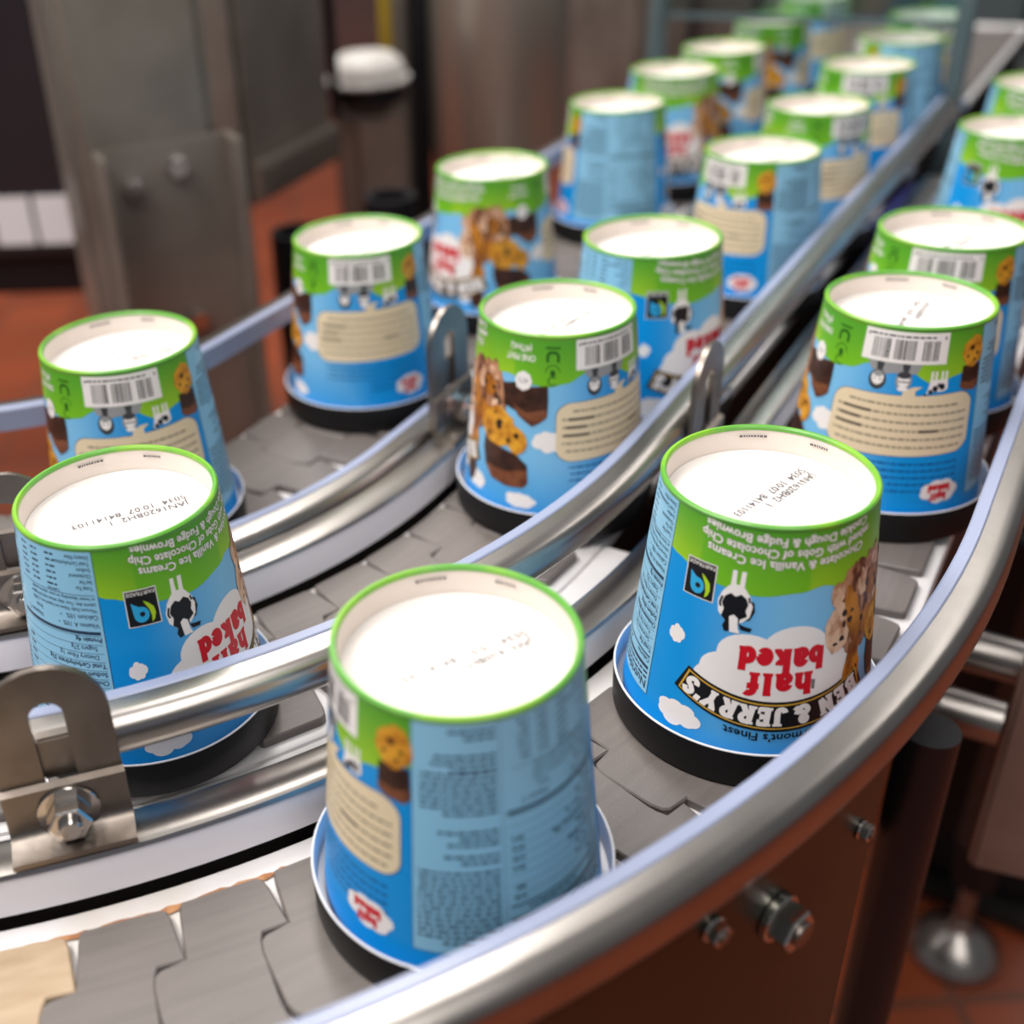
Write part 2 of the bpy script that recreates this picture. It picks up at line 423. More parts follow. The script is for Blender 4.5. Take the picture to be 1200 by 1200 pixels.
obj('ring_collar', cylmesh('ring_collar', .017, .012, M['steel_dull'], 32, bevel=.002), e, (0, 0, ZO-.362))
e = empty('levelling_foot', (.626, .863, 0)); tag(e, 'round stainless levelling foot on the red tiled floor', 'machine foot')
obj('foot_disc', lathe('foot_disc', [(0, 0), (.047, 0), (.05, .006), (.047, .016), (.03, .03), (.014, .042), (.012, .05), (0, .05)], M['steel'], 48), e)
obj('threaded_stem', cylmesh('threaded_stem', .009, .16, M['steel'], 20), e, (0, 0, .045))
obj('stem_nut', hexmesh('stem_nut', .024, .05, M['black']), e, (0, 0, .115))
obj('leg_tube', boxmesh('leg_tube', .04, .04, ZO-.31, M['steel_dark'], .004, base=True), e, (0, 0, .16))

# ------------------------------------------------------------------ the tubs
H = 0.099; RT = 0.0425; RB = 0.0519; LZ = 0.019      # LZ: height of the lid skirt
MMD = 0.82                                            # mm per degree on the printed sheet
def conept(x, y, off):
    """printed sheet (mm; y downwards from the base, x to the right) -> tub space"""
    a = R(x/MMD); v = y/99.0
    z = H*(1-v); r = RT+(RB-RT)*v + off
    return (r*math.cos(a), r*math.sin(a), z+LZ)
def X(a): return a*MMD
def Y(v): return v*99.0
# --- text -> 2D triangles
_tc = {}
def text2d(s, size, bold=0.0):
    key = (s, size, bold)
    if key in _tc: return _tc[key]
    c = bpy.data.curves.new('t', 'FONT'); c.body = s; c.size = size; c.offset = bold; c.resolution_u = 2; c.fill_mode = 'BOTH'
    o = bpy.data.objects.new('t', c); col.objects.link(o)
    bpy.context.view_layer.update()
    me = o.to_mesh()
    vs_ = [(v.co.x, v.co.y) for v in me.vertices]; fs = [tuple(p.vertices) for p in me.polygons]
    o.to_mesh_clear(); bpy.data.objects.remove(o); bpy.data.curves.remove(c)
    _tc[key] = (vs_, fs); return _tc[key]
class Art:
    def __init__(s): s.polys = []; s.tris = []
    def poly(s, pts, m, off=.12): s.polys.append((pts, m, off+.006*(len(s.polys) % 6)))   # overlapping inks never share a plane
    def rect(s, x0, y0, x1, y1, m, off=.12): s.poly([(x0, y0), (x1, y0), (x1, y1), (x0, y1)], m, off)
    def ell(s, cx, cy, rx, ry, m, off=.12, n=20, jag=0, seed=0, rot=0):
        rnd = random.Random(seed); p = []
        for k in range(n):
            a = 2*math.pi*k/n; q = 1+jag*rnd.uniform(-1, 1)
            x, y = rx*q*math.cos(a), ry*q*math.sin(a)
            p.append((cx+x*math.cos(rot)-y*math.sin(rot), cy+x*math.sin(rot)+y*math.cos(rot)))
        s.poly(p, m, off)
    def line(s, pts, wd, m, off=.12):
        for (x0, y0), (x1, y1) in zip(pts[:-1], pts[1:]):
            dx, dy = x1-x0, y1-y0; L = math.hypot(dx, dy) or 1; nx, ny = -dy/L*wd/2, dx/L*wd/2
            s.poly([(x0+nx, y0+ny), (x1+nx, y1+ny), (x1-nx, y1-ny), (x0-nx, y0-ny)], m, off)
        for x, y in pts[1:-1]: s.ell(x, y, wd/2, wd/2, m, off, 8)
    def cloud(s, cx, cy, w_, h_, m='white', off=.12, seed=0):
        rnd = random.Random(seed)
        s.ell(cx, cy, w_*.36, h_*.36, m, off)
        for k in range(7):
            a = 2*math.pi*k/7+rnd.uniform(-.2, .2); q = rnd.uniform(.17, .24)
            s.ell(cx+w_*.30*math.cos(a), cy+h_*.27*math.sin(a), w_*q, h_*q*1.15, m, off, 14)
    def text(s, body, x, y, size, m, off=.24, bold=0.0, align='L', arc=None, sx=1.0):
        """x,y: baseline start in the sheet; lettering is upside down (the tub stands on its lid)"""
        vs_, fs = text2d(body, size, bold)
        if not vs_: return 0
        x0 = min(v[0] for v in vs_); x1 = max(v[0] for v in vs_); wd = (x1-x0)*sx
        sh = 0 if align == 'L' else (wd/2 if align == 'C' else wd)
        out = []
        for tx, ty in vs_:
            px = x-((tx-x0)*sx-sh); py = y+ty
            if arc: py += arc(px-x)
            out.append((px, py))
        s.tris.append((out, fs, m, off)); return wd
    def dashes(s, xs, y, length, h, m, off=.2, seed=0, bold=.15):
        """a row of word-sized marks from right (xs) leftwards"""
        rnd = random.Random(seed); x = xs
        while x > xs-length:
            L = rnd.uniform(1.2, 4.2)
            L = min(L, x-(xs-length))
            if L > .5: s.rect(x-L, y-h/2, x, y+h/2, m, off)
            x -= L+.7
    def mesh(s, name):
        mats = []; 
        def mi(m):
            if m not in mats: mats.append(m)
            return mats.index(m)
        V, F, I = [], [], []
        bm = bmesh.new()
        for pts, m, off in s.polys:
            try: f = bm.faces.new([bm.verts.new((x, y, off)) for x, y in pts]); f.material_index = mi(m)
            except ValueError: pass
        if bm.faces:
            big = [f for f in bm.faces if len(f.verts) > 4]
            bmesh.ops.triangulate(bm, faces=big)
            x0 = min(v.co.x for v in bm.verts); x1 = max(v.co.x for v in bm.verts)
            step = 2.5; k = math.ceil(x0/step)
            while k*step < x1:
                gx = k*step
                gf = [f for f in bm.faces if min(v.co.x for v in f.verts) < gx-1e-5 and max(v.co.x for v in f.verts) > gx+1e-5]
                if gf:
                    es = {e_ for f in gf for e_ in f.edges}; vs_ = {v for f in gf for v in f.verts}
                    bmesh.ops.bisect_plane(bm, geom=gf+list(es)+list(vs_), plane_co=(gx, 0, 0), plane_no=(1, 0, 0))
                k += 1
            bm.verts.index_update()
            for v in bm.verts: V.append(conept(v.co.x, v.co.y, v.co.z*1e-3))
            for f in bm.faces: F.append(tuple(v.index for v in f.verts)); I.append(f.material_index)
        bm.free()
        for pts, fs, m, off in s.tris:
            b = len(V); V += [conept(x, y, off*1e-3) for x, y in pts]
            k = mi(m)
            for f in fs: F.append(tuple(b+i for i in f)); I.append(k)
        me = mesh_from(name, V, F, [M[m] for m in mats], I)
        bm = bmesh.new(); bm.from_mesh(me)
        for f in bm.faces:                      # print faces outwards
            c = f.calc_center_median(); f.normal_update()
            if f.normal.x*c.x+f.normal.y*c.y < 0: f.normal_flip()
        bm.to_mesh(me); bm.free()
        return me

# --- chunky slab letters, unit height, y up
def _arc(cx, cy, rx, ry, a0, a1, n=8): return [(cx+rx*math.cos(R(a0+(a1-a0)*k/n)), cy+ry*math.sin(R(a0+(a1-a0)*k/n))) for k in range(n+1)]
T_ = .2
SLAB = {   # width, strokes, slabs (x0,x1,y)
 'B': (.78, [[(.22, .1), (.22, .9)], [(.22, .9)]+_arc(.42, .70, .2, .20, 90, -90)+[(.22, .5)], [(.22, .5)]+_arc(.44, .30, .24, .2, 90, -90)+[(.22, .1)]], [(0, .4, .07), (0, .4, .93)]),
 'E': (.74, [[(.22, .1), (.22, .9)], [(.22, .9), (.62, .9)], [(.22, .5), (.52, .5)], [(.22, .1), (.64, .1)]], [(0, .4, .07), (0, .4, .93)], [[(.64, .68), (.64, .96)], [(.54, .36), (.54, .64)], [(.66, .04), (.66, .34)]]),
 'N': (.92, [[(.2, .1), (.2, .9)], [(.2, .92), (.72, .08)], [(.72, .1), (.72, .9)]], [(0, .4, .07), (0, .3, .93), (.54, .92, .93)]),
 '&': (.84, [[(.76, .42), (.6, .16)]+_arc(.38, .27, .24, .2, -60, -250, 10)+[(.5, .62)]+_arc(.40, .76, .15, .15, -10, 200, 10)+[(.42, .42), (.8, .06)]], []),
 'J': (.66, [[(.46, .93), (.46, .3)]+_arc(.26, .28, .2, .2, 0, -170, 8)], [(.22, .66, .93)]),
 'R': (.84, [[(.22, .1), (.22, .9)], [(.22, .9)]+_arc(.44, .69, .22, .21, 90, -90)+[(.22, .48)], [(.42, .48), (.68, .08)]], [(0, .4, .07), (0, .4, .93), (.58, .86, .07)]),
 'Y': (.86, [[(.14, .92), (.43, .5)], [(.72, .92), (.43, .5)], [(.43, .5), (.43, .1)]], [(0, .32, .93), (.54, .86, .93), (.24, .62, .07)]),
 "'": (.24, [[(.12, .96), (.1, .72)]], []),
 'S': (.7, [[(.6, .72)]+_arc(.36, .70, .22, .2, 20, 180, 8)+[(.36, .5)]+_arc(.36, .29, .24, .2, 40, -180, 9)], []),
 'h': (.8, [[(.2, .08), (.2, .98)], [(.2, .5)]+_arc(.42, .45, .19, .19, 120, 0, 6)+[(.61, .08)]], [(.02, .38, .06), (.04, .2, .94), (.45, .78, .06)]),
 'a': (.72, [_arc(.32, .50, .2, .17, 170, 0, 7)+[(.52, .1)], _arc(.32, .23, .2, .16, 0, 360, 12)], [(.44, .70, .06)]),
 'l': (.42, [[(.2, .08), (.2, .98)]], [(.02, .40, .06), (.04, .2, .94)]),
 'f': (.56, [[(.24, .08), (.24, .75)]+_arc(.42, .76, .18, .18, 180, 50, 6), [(.06, .6), (.48, .6)]], [(.04, .44, .06)]),
 'b': (.78, [[(.2, .06), (.2, .98)], _arc(.42, .33, .23, .25, 0, 360, 14)], [(.04, .2, .94)]),
 'k': (.82, [[(.2, .08), (.2, .98)], [(.26, .32), (.58, .62)], [(.36, .4), (.66, .08)]], [(.02, .38, .06), (.04, .2, .94), (.46, .72, .62), (.54, .82, .06)]),
 'e': (.72, [[(.14, .36), (.58, .36)]+_arc(.36, .34, .23, .26, 5, 320, 14)], []),
 'd': (.8, [[(.58, .08), (.58, .98)], _arc(.36, .33, .23, .25, 0, 360, 14)], [(.42, .58, .94), (.58, .78, .06)]),
}
def slab_text(A, body, cx, y0, hgt, wid, m, off, arc=None, gap=.10, wt=T_):
    """centre cx, baseline y0 (upside down), total width wid"""
    tot = sum((SLAB[c][0] if c != ' ' else .3)+gap for c in body)-gap
    sxx = wid/tot; x = 0
    def tf(px, py, ref):
        lx = cx-(px*sxx-wid/2)
        if arc is None: return (lx, y0+py*hgt)
        rx = cx-(ref*sxx-wid/2)-cx
        sl = (arc(rx+.2)-arc(rx-.2))/.4          # rotate each letter with the arc
        dx, dy = lx-cx-rx, py*hgt
        n = math.hypot(1, sl)
        return (cx+rx+(dx-dy*sl)/n, y0+arc(rx)+(dy+dx*sl)/n)
    for c in body:
        if c == ' ': x += .3+gap; continue
        g = SLAB[c]; wd = g[0]; ref = x+wd/2
        def stroke(pts, t):
            for (ax, ay), (bx, by) in zip(pts[:-1], pts[1:]):
                # work in a square metric
                kx = sxx/hgt; dx, dy = (bx-ax)*kx, by-ay; L = math.hypot(dx, dy)
                if L < 1e-6: continue
                nx, ny = -dy/L*t/2/kx, dx/L*t/2
                ex, ey = dx/L*t*.12/kx, dy/L*t*.12
                q = [(ax-ex+nx, ay-ey+ny), (bx+ex+nx, by+ey+ny), (bx+ex-nx, by+ey-ny), (ax-ex-nx, ay-ey-ny)]
                A.poly([tf(x+px, py, ref) for px, py in q], m, off)
        for st_ in g[1]: stroke(st_, wt)
        for x0, x1, yy in g[2]: stroke([(x0, yy), (x1, yy)], .14)
        if len(g) > 3:
            for st_ in g[3]: stroke(st_, .12)
        x += wd+gap

PRINT = {}     # name -> mesh (sub-parts of the cup wall)
# green hills
def hill(a):
    # lower edge of the green (fraction of height) against angle
    keys = [(-214, .20), (-205, .22), (-185, .27), (-160, .29), (-140, .27), (-128, .25), (-118, .27), (-95, .25), (-75, .22), (-58, .26), (-46, .27), (-34, .25), (-20, .20), (0, .20), (22, .285), (36, .245), (50, .195), (60, .2), (100, .2), (146, .2)]
    for (a0, v0), (a1, v1) in zip(keys[:-1], keys[1:]):
        if a0 <= a <= a1:
            t = (a-a0)/(a1-a0); t = t*t*(3-2*t); return v0+(v1-v0)*t
    return .2
def hill_mesh():
    V, F, C = [], [], []; n = 144; rows = 6
    for k in range(n):
        a = -214+360*k/n; hb_ = hill(a)
        for j in range(rows):
            v = hb_*j/(rows-1); V.append(conept(X(a), Y(v), .06e-3))
            t = j/(rows-1); bend = .5+.5*math.sin(R(a*3+40))
            c0 = lin((84, 158, 44)); c1 = lin((150, 196, 36)) if bend > .45 else lin((116, 184, 30))
            C.append(tuple(c0[i]+(c1[i]-c0[i])*t**1.2 for i in range(3)))
    for k in range(n):
        k2 = (k+1) % n
        for j in range(rows-1): F.append((k*rows+j, k2*rows+j, k2*rows+j+1, k*rows+j+1))
    me = mesh_from('green_hills', V, F, M['sky'], smooth=True)
    ca = me.color_attributes.new('print', 'FLOAT_COLOR', 'POINT')
    for i, c in enumerate(C): ca.data[i].color = (*c, 1)
    bm = bmesh.new(); bm.from_mesh(me)
    for f in bm.faces:
        c = f.calc_center_median(); f.normal_update()
        if f.normal.x*c.x+f.normal.y*c.y < 0: f.normal_flip()
    bm.to_mesh(me); bm.free()
    return me
PRINT['green_hills'] = hill_mesh()

A = Art(); cx = X(-146)
for k, (t, yy) in enumerate((('Cookie Dough & Fudge Brownies', .030), ('mixed with Gobs of Chocolate Chip', .080), ('Chocolate & Vanilla Ice Creams', .130))):
    arc = lambda d: -d*d*.0026
    sxx = (1.02, .98, 1.02)[k]
    A.text(t, cx, Y(yy)+.2, 5.2, 'outline', .12, .26, 'C', arc, sxx); A.text(t, cx, Y(yy)+.2, 5.2, 'white', .2, .13, 'C', arc, sxx)
PRINT['flavour_text'] = A.mesh('flavour_text')

A = Art(); cx = X(-189)                                   # fair-trade square
A.rect(cx-6.9, Y(.195), cx+6.9, Y(.195)+16.8, 'white', .12); A.rect(cx-6.5, Y(.195)+.4, cx+6.5, Y(.195)+16.4, 'black', .16)
A.text('FAIRTRADE', cx, Y(.195)+1.0, 2.4, 'white', .24, .02, 'C')
cy = Y(.195)+10.2
A.ell(cx-.9, cy+1.2, 3.2, 3.6, 'ft_blue', .2, 24)
A.poly([(cx-4.1, cy+1.0), (cx-4.6, cy-4.6), (cx-3.0, cy-3.4), (cx-1.2, cy-2.3), (cx+.5, cy-1.9), (cx+2.1, cy+.2)], 'ft_blue', .2)
A.ell(cx-.5, cy+1.0, 1.15, 1.15, 'black', .26, 14)
A.poly([(cx+.6, cy-5.0), (cx+2.6, cy-3.6), (cx+4.6, cy-1.4), (cx+5.0, cy+1.6), (cx+4.2, cy+4.2), (cx+2.9, cy+5.4), (cx+3.2, cy+2.5), (cx+2.6, cy-.6), (cx+1.4, cy-3.0)], 'ft_green', .2)
PRINT['fair_trade_mark'] = A.mesh('fair_trade_mark')

def cow(A, cx, cy, s):
    q = lambda pts: [(cx+x*s, cy+y*s) for x, y in pts]
    A.poly(q([(-2.4, -11), (-.6, -11), (-.3, -3), (-2.6, -2)]), 'white', .12); A.poly(q([(1.3, -11), (3.2, -11), (3.0, -2), (.9, -3)]), 'white', .12)
    A.poly(q([(-3, -4), (0, -5), (3.2, -4), (6, 0), (7.2, 4), (6.4, 9), (3.6, 12), (-3, 12.5), (-6.2, 9), (-7, 4), (-5.6, -.5)]), 'white', .13)
    A.poly(q([(-4.2, 1.2), (-2, -.6), (0, .6), (2.2, -.8), (4.4, .8), (5.4, 3.4), (4.6, 6.2), (5.4, 8.8), (2.8, 10.6), (2.4, 13.4), (-.4, 12), (-2.6, 12.8), (-4.8, 10.4), (-4, 7.2), (-5.2, 4.4)]), 'black', .17)
    A.poly(q([(6.0, 1.4), (7.2, 4), (6.4, 9), (4.8, 10.8), (6.6, 10.2), (8.2, 6), (7.6, 2)]), 'black', .15)
    A.poly(q([(-1.5, 10), (.2, 8.8), (2.0, 10.2), (2.4, 14.6), (3.4, 17), (-.6, 17), (-1.2, 13)]), 'white', .21)
    A.poly(q([(-2.8, 12), (-1.2, 12.4), (-1.0, 16.8), (-2.8, 17.2), (-3.8, 14.8)]), 'black', .2)
    A.poly(q([(2.4, 12.6), (5.2, 13.4), (8, 13.8), (7.2, 15.6), (3.6, 15.2)]), 'black', .2)
    A.line(q([(-5.2, 1.6), (-6, 4.6), (-5.4, 6.4)]), .9*s, 'black', .17); A.line(q([(5.4, 0), (5.8, 2.4)]), .8*s, 'black', .17)
A = Art(); cow(A, X(-170), Y(.30), .98); PRINT['cow_picture'] = A.mesh('cow_picture')

A = Art(); cx = X(-145)                                    # flavour name on a cloud
for dx, dy, rx, ry in ((0, 64, 24, 13), (-20, 65, 11, 9), (19, 64, 12, 9), (-13, 56, 12, 10), (5, 52, 13, 10.5), (16, 57, 10, 9), (-22, 70, 11, 8), (22, 71, 10, 8), (0, 74, 26, 8)):
    A.ell(cx+dx, dy, rx, ry, 'white', .12, 24)
slab_text(A, 'baked', cx, 51.5, 11.0, 33, 'red', .24, wt=.26)
slab_text(A, 'half', cx, 63.0, 10.6, 25, 'red', .24, wt=.26)
PRINT['flavour_name'] = A.mesh('flavour_name')

A = Art()                                                  # arched brand banner
arc = lambda d: -d*d*.0070
def band(y0, y1, hw, m, off, slant):
    n = 28; h2 = hw-slant
    for k in range(n):
        a0, a1 = -1+2*k/n, -1+2*(k+1)/n
        A.poly([(cx+a0*hw, y0+arc(a0*hw)), (cx+a1*hw, y0+arc(a1*hw)), (cx+a1*h2, y1+arc(a1*h2)), (cx+a0*h2, y1+arc(a0*h2))], m, off)
band(76.6, 91.0, 35.0, 'black', .27, -5); band(77.8, 89.9, 34.6, 'gold', .31, -3.4); band(78.5, 89.2, 34.0, 'black', .35, -3.2)
slab_text(A, "BEN & JERRY'S", cx, 79.3, 9.0, 67, 'white', .42, arc=arc, gap=.06, wt=.25)
A.text("Vermont's Finest", cx, 92.2, 5.4, 'black', .24, .09, 'C', lambda d: arc(d)*.8)
PRINT['brand_banner'] = A.mesh('brand_banner')

# clouds
for k, (a, v, w_, h_, sd) in enumerate(((-197, .57, 7.5, 9, 1), (-190, .945, 19, 13, 2), (-100, .93, 17, 12, 3), (-45, .585, 17, 13, 4), (-62, .955, 17, 9, 5), (-118, .86, 10, 15, 6))):
    A = Art(); A.cloud(X(a), Y(v), w_, h_, 'white', .11, sd); PRINT['cloud.%d' % k] = A.mesh('cloud')

A = Art()                                                  # picture of the ice cream, dough and brownies
A.ell(X(-104), Y(.40), 14.5, 21, 'icecream', .25, 44, .08, 11)
A.ell(X(-91), Y(.37), 13, 19, 'icecream', .26, 36, .10, 12)
A.ell(X(-117.5), Y(.47), 6.2, 11.5, 'icelight', .29, 26, .08, 13); A.ell(X(-119), Y(.31), 3.6, 5.5, 'icelight', .29, 18, .15, 43)
A.ell(X(-101), Y(.30), 3.4, 6, 'icelight', .30, 20, .25, 14); A.ell(X(-83), Y(.43), 3.6, 5, 'icelight', .30, 16, .28, 15); A.ell(X(-88), Y(.25), 4.2, 4, 'icelight', .30, 16, .28, 44)
A.ell(X(-107), Y(.45), 4.2, 16, 'caramel', .31, 24, .12, 16, -.25); A.ell(X(-92), Y(.33), 5.0, 6, 'caramel', .31, 18, .22, 17); A.ell(X(-96), Y(.50), 5, 7, 'caramel', .31, 18, .2, 45)
A.ell(X(-106), Y(.72), 5.0, 15, 'caramel', .27, 24, .09, 41); A.ell(X(-107), Y(.88), 5.5, 9, 'brownie', .28, 18, .08, 42)
for k in range(14):
    rnd = random.Random(100+k); A.ell(X(rnd.uniform(-120, -80)), Y(rnd.uniform(.26, .58)), rnd.uniform(.7, 1.6), rnd.uniform(.7, 2.2), 'choc', .34, 8, .2, k)
A.poly([(X(-79), Y(.28)), (X(-69), Y(.26)), (X(-58), Y(.275)), (X(-46), Y(.26)), (X(-45.5), Y(.35)), (X(-46), Y(.44)), (X(-50), Y(.47)), (X(-56), Y(.50)), (X(-66), Y(.43)), (X(-76), Y(.40))], 'brownie', .36)
A.poly([(X(-70), Y(.385)), (X(-60), Y(.425)), (X(-46.5), Y(.395)), (X(-46), Y(.44)), (X(-50), Y(.47)), (X(-56), Y(.50)), (X(-66), Y(.445))], 'brownie_side', .39)
A.poly([(X(-92), Y(.62)), (X(-80), Y(.66)), (X(-66), Y(.68)), (X(-58), Y(.735)), (X(-57), Y(.84)), (X(-60), Y(.875)), (X(-72), Y(.885)), (X(-84), Y(.86)), (X(-90), Y(.80)), (X(-93), Y(.70))], 'brownie', .36)
A.poly([(X(-90), Y(.79)), (X(-75), Y(.80)), (X(-58), Y(.765)), (X(-57), Y(.84)), (X(-60), Y(.875)), (X(-72), Y(.885)), (X(-84), Y(.865))], 'brownie_side', .39)
A.ell(X(-81), Y(.545), 11.5, 11.5, 'cookie', .42, 30, .07, 18); A.ell(X(-66), Y(.60), 6, 8, 'cookie', .41, 20, .08, 19)
for a, v, r_ in ((-80, .53, 2.4), (-66, .575, 1.6), (-88, .60, 1.2), (-72, .61, 1.3), (-84, .47, 1.0)): A.ell(X(a), Y(v), r_, r_*1.1, 'choc', .48, 10, .37, int(a))
PRINT['dessert_picture'] = A.mesh('dessert_picture')

A = Art(); cx = X(-66)
A.text('(473mL)', cx, Y(.045), 5.0, 'white', .2, .09, 'C', None, .8); A.text('ONE PINT', cx, Y(.098), 5.0, 'white', .2, .09, 'C', None, .8)
A.ell(X(-63), Y(.245), 5.2, 5.6, 'white', .38, 8); A.text('473', X(-63), Y(.245)-1.6, 4, 'grey', .44, .02, 'C')
PRINT['size_mark'] = A.mesh('size_mark')

A = Art(); cx = X(-43)                                     # recycling marks
A.line([(cx-3, Y(.13)), (cx-3, Y(.09)), (cx-1.5, Y(.075)), (cx+1.5, Y(.075)), (cx+3, Y(.09)), (cx+3, Y(.13))], 1.5, 'dkgreen'); A.rect(cx-4.2, Y(.045), cx+4.2, Y(.055), 'dkgreen')
A.line([(cx-4, Y(.185))]+[(cx+4*math.cos(R(t)), Y(.185)+4*math.sin(R(t))) for t in range(180, 361, 30)], .5, 'dkgreen'); A.ell(cx, Y(.19), 1.5, 1.8, 'dkgreen')
A.line([(cx+2.4*math.cos(R(t)), Y(.235)+2.4*math.sin(R(t))) for t in range(40, 321, 30)], .7, 'dkgreen')
PRINT['recycling_mark'] = A.mesh('recycling_mark')

A = Art()                                                  # barcode
A.rect(X(-27), 1.0, X(27), 17.6, 'white', .12)
rnd = random.Random(5); x = X(-20.5)
while x < X(20.5):
    wd = rnd.choice((.3, .35, .6, .8)); gp = rnd.choice((.45, .6, .9))
    if abs(x-X(-9)) < 1.2 or abs(x-X(8)) < 1.2: x += 1.6; continue
    A.rect(x, 5.2, x+wd, 15.6, 'black', .18); x += wd+gp
A.dashes(X(18), 3.4, 34, .9, 'dgrey', .18, 3); A.rect(X(-25), 3.0, X(-24), 4.6, 'dgrey', .18); A.rect(X(24), 3.0, X(25), 4.6, 'dgrey', .18)
PRINT['barcode'] = A.mesh('barcode')

A = Art()                                                  # two small grey portraits, upside down
A.poly([(X(-22), 17.7), (X(12), 17.7), (X(10), 22), (X(4), 24), (X(-5), 23), (X(-12), 24.5), (X(-19), 22)], 'grey', .13)
A.poly([(X(-16), 17.8), (X(-11), 17.8), (X(-12), 23), (X(-15), 23)], 'dgrey', .16); A.poly([(X(0), 17.8), (X(5), 17.8), (X(4), 22.5), (X(1), 22.5)], 'dgrey', .16)
A.ell(X(-14), 27.4, 4.4, 5.4, 'dgrey', .18); A.ell(X(-14), 26.4, 3.1, 3.9, 'white', .22); A.ell(X(-14), 24.2, 2.4, 1.7, 'grey', .25); A.ell(X(-15.8), 27, .5, .4, 'black', .26, 8); A.ell(X(-12.2), 27, .5, .4, 'black', .26, 8)
A.ell(X(2), 26.6, 4.0, 5.0, 'grey', .18); A.ell(X(2), 26.6, 2.9, 3.7, 'white', .22); A.ell(X(2), 23.6, 3.4, 1.9, 'dgrey', .25); A.line([(X(-1.4), 27.2), (X(5.4), 27.2)], .6, 'black', .26); A.ell(X(2), 31, 2.6, 1.3, 'white', .24)
PRINT['portraits'] = A.mesh('portraits')

A = Art()                                                  # speech bubble
bx0, bx1, by0, by1 = X(-40), X(50), Y(.35), Y(.69)
n = 10; rr = 9.0; p = []
for (ccx, ccy, a0) in ((bx1-rr, by1-rr, 0), (bx0+rr, by1-rr*.8, 90), (bx0+rr, by0+rr, 180), (bx1-rr, by0+rr*.8, 270)):
    for k in range(n+1): t = R(a0+90*k/n); p.append((ccx+rr*math.cos(t), ccy+rr*.9*math.sin(t)))
A.poly([(x+.0, y+.0) for x, y in p], 'cream', .15); A.poly([(x+(x-X(5))*.012, y+(y-Y(.52))*.022) for x, y in p], 'shadowblue', .10)
A.poly([(X(2), by0+1), (X(3), by0-2.6), (X(8), by0-4.8), (X(14), by0-5.2), (X(10), by0-2.6), (X(10.5), by0+1)], 'cream', .15)
for k in range(6):
    y = by0+5.6+k*4.6; ins = 9 if k == 0 else (5 if k == 5 else 3.2)
    A.dashes(bx1-ins, y, (bx1-bx0)-2*ins, 1.1, 'cream_text', .2, 20+k)
for x, y, L in ((X(-14), by0+10.2, 15), (X(-20), by0+14.8, 11), (X(28), by0+19.4, 10), (X(-18), by0+19.4, 14)): A.rect(x-L, y-.75, x, y+.75, 'cream_bold', .24)
PRINT['speech_bubble'] = A.mesh('speech_bubble')
A = Art()
for k in range(5): A.dashes(X(44), Y(.735)+k*3.9, 62 if k < 3 else 34, 1.1, 'navy_text', .14, 40+k)
PRINT['small_print'] = A.mesh('small_print')

A = Art()                                                  # small cow
cx, cy = X(24), Y(.255)
for dx in (-4, -1.8, 1.4, 3.6): A.rect(cx+dx-.6, cy-4, cx+dx+.6, cy+2, 'white', .12)
A.poly([(cx-4.6, cy+.5), (cx+4.6, cy+.5), (cx+5, cy+5.5), (cx+3, cy+7), (cx-4, cy+7), (cx-6, cy+8.4), (cx-5, cy+4)], 'white', .13)
for dx, dy, q in ((2, 4.5, 1.8), (-1.5, 5.5, 1.7), (-3.8, 7, 1.3), (.4, 3.6, 1.1), (-6.2, 8.6, .7)): A.ell(cx+dx, cy+dy, q, q, 'black', .17, 10, .2, 4)
PRINT['small_cow_picture'] = A.mesh('small_cow_picture')

A = Art()                                                  # cookie and brownie
cx = X(47)
A.poly([(cx-6, Y(.20)), (cx+1, Y(.21)), (cx+6, Y(.20)), (cx+6.4, Y(.32)), (cx+4, Y(.345)), (cx-3, Y(.335)), (cx-6.4, Y(.31))], 'brownie', .15)
A.poly([(cx-6.2, Y(.285)), (cx, Y(.30)), (cx+6.2, Y(.285)), (cx+6.2, Y(.325)), (cx+4, Y(.347)), (cx-3, Y(.337)), (cx-6.4, Y(.315))], 'brownie_side', .18)
A.ell(cx, Y(.13), 7.4, 8.2, 'cookie', .22, 24, .08, 21)
for dx, dy, r_ in ((-1, -2, 1.6), (3, 1.4, 1.1), (-3.6, 2.2, 1.0), (1.4, 4.8, 1.0)): A.ell(cx+dx, Y(.13)+dy, r_, r_, 'choc', .27, 9, .25, 7)
PRINT['cookie_picture'] = A.mesh('cookie_picture')

A = Art(); cx = X(34)
A.cloud(cx, Y(.905), 20, 14, 'white', .20, 8)
slab_text(A, 'baked', cx, Y(.905)-4.2, 4.4, 11.5, 'red', .27, wt=.3); slab_text(A, 'half', cx, Y(.905)+.5, 4.4, 8.5, 'red', .27, wt=.3)
PRINT['small_flavour_cloud'] = A.mesh('small_flavour_cloud')

A = Art()                                                  # ingredients panel
px0, px1 = X(55), X(92)
A.rect(px0, Y(.004), px1, Y(.965), 'panel_text', .10); A.rect(px0+.25, Y(.006), px1-.1, Y(.962), 'panel', .13)
blocks = ((3.5, 2, 16), (13, 3, 22), (20, 7, 26), (43, 2, 20), (48, 1, 24), (53, 2, 18), (60, 13, 27))
for bi, (y0, nl, L) in enumerate(blocks):
    for k in range(nl):
        A.dashes(px1-1.6, y0+k*2.55, L if k < nl-1 else L*.7, 1.15, 'panel_text', .18, 60+bi*20+k)
PRINT['ingredients_panel'] = A.mesh('ingredients_panel')

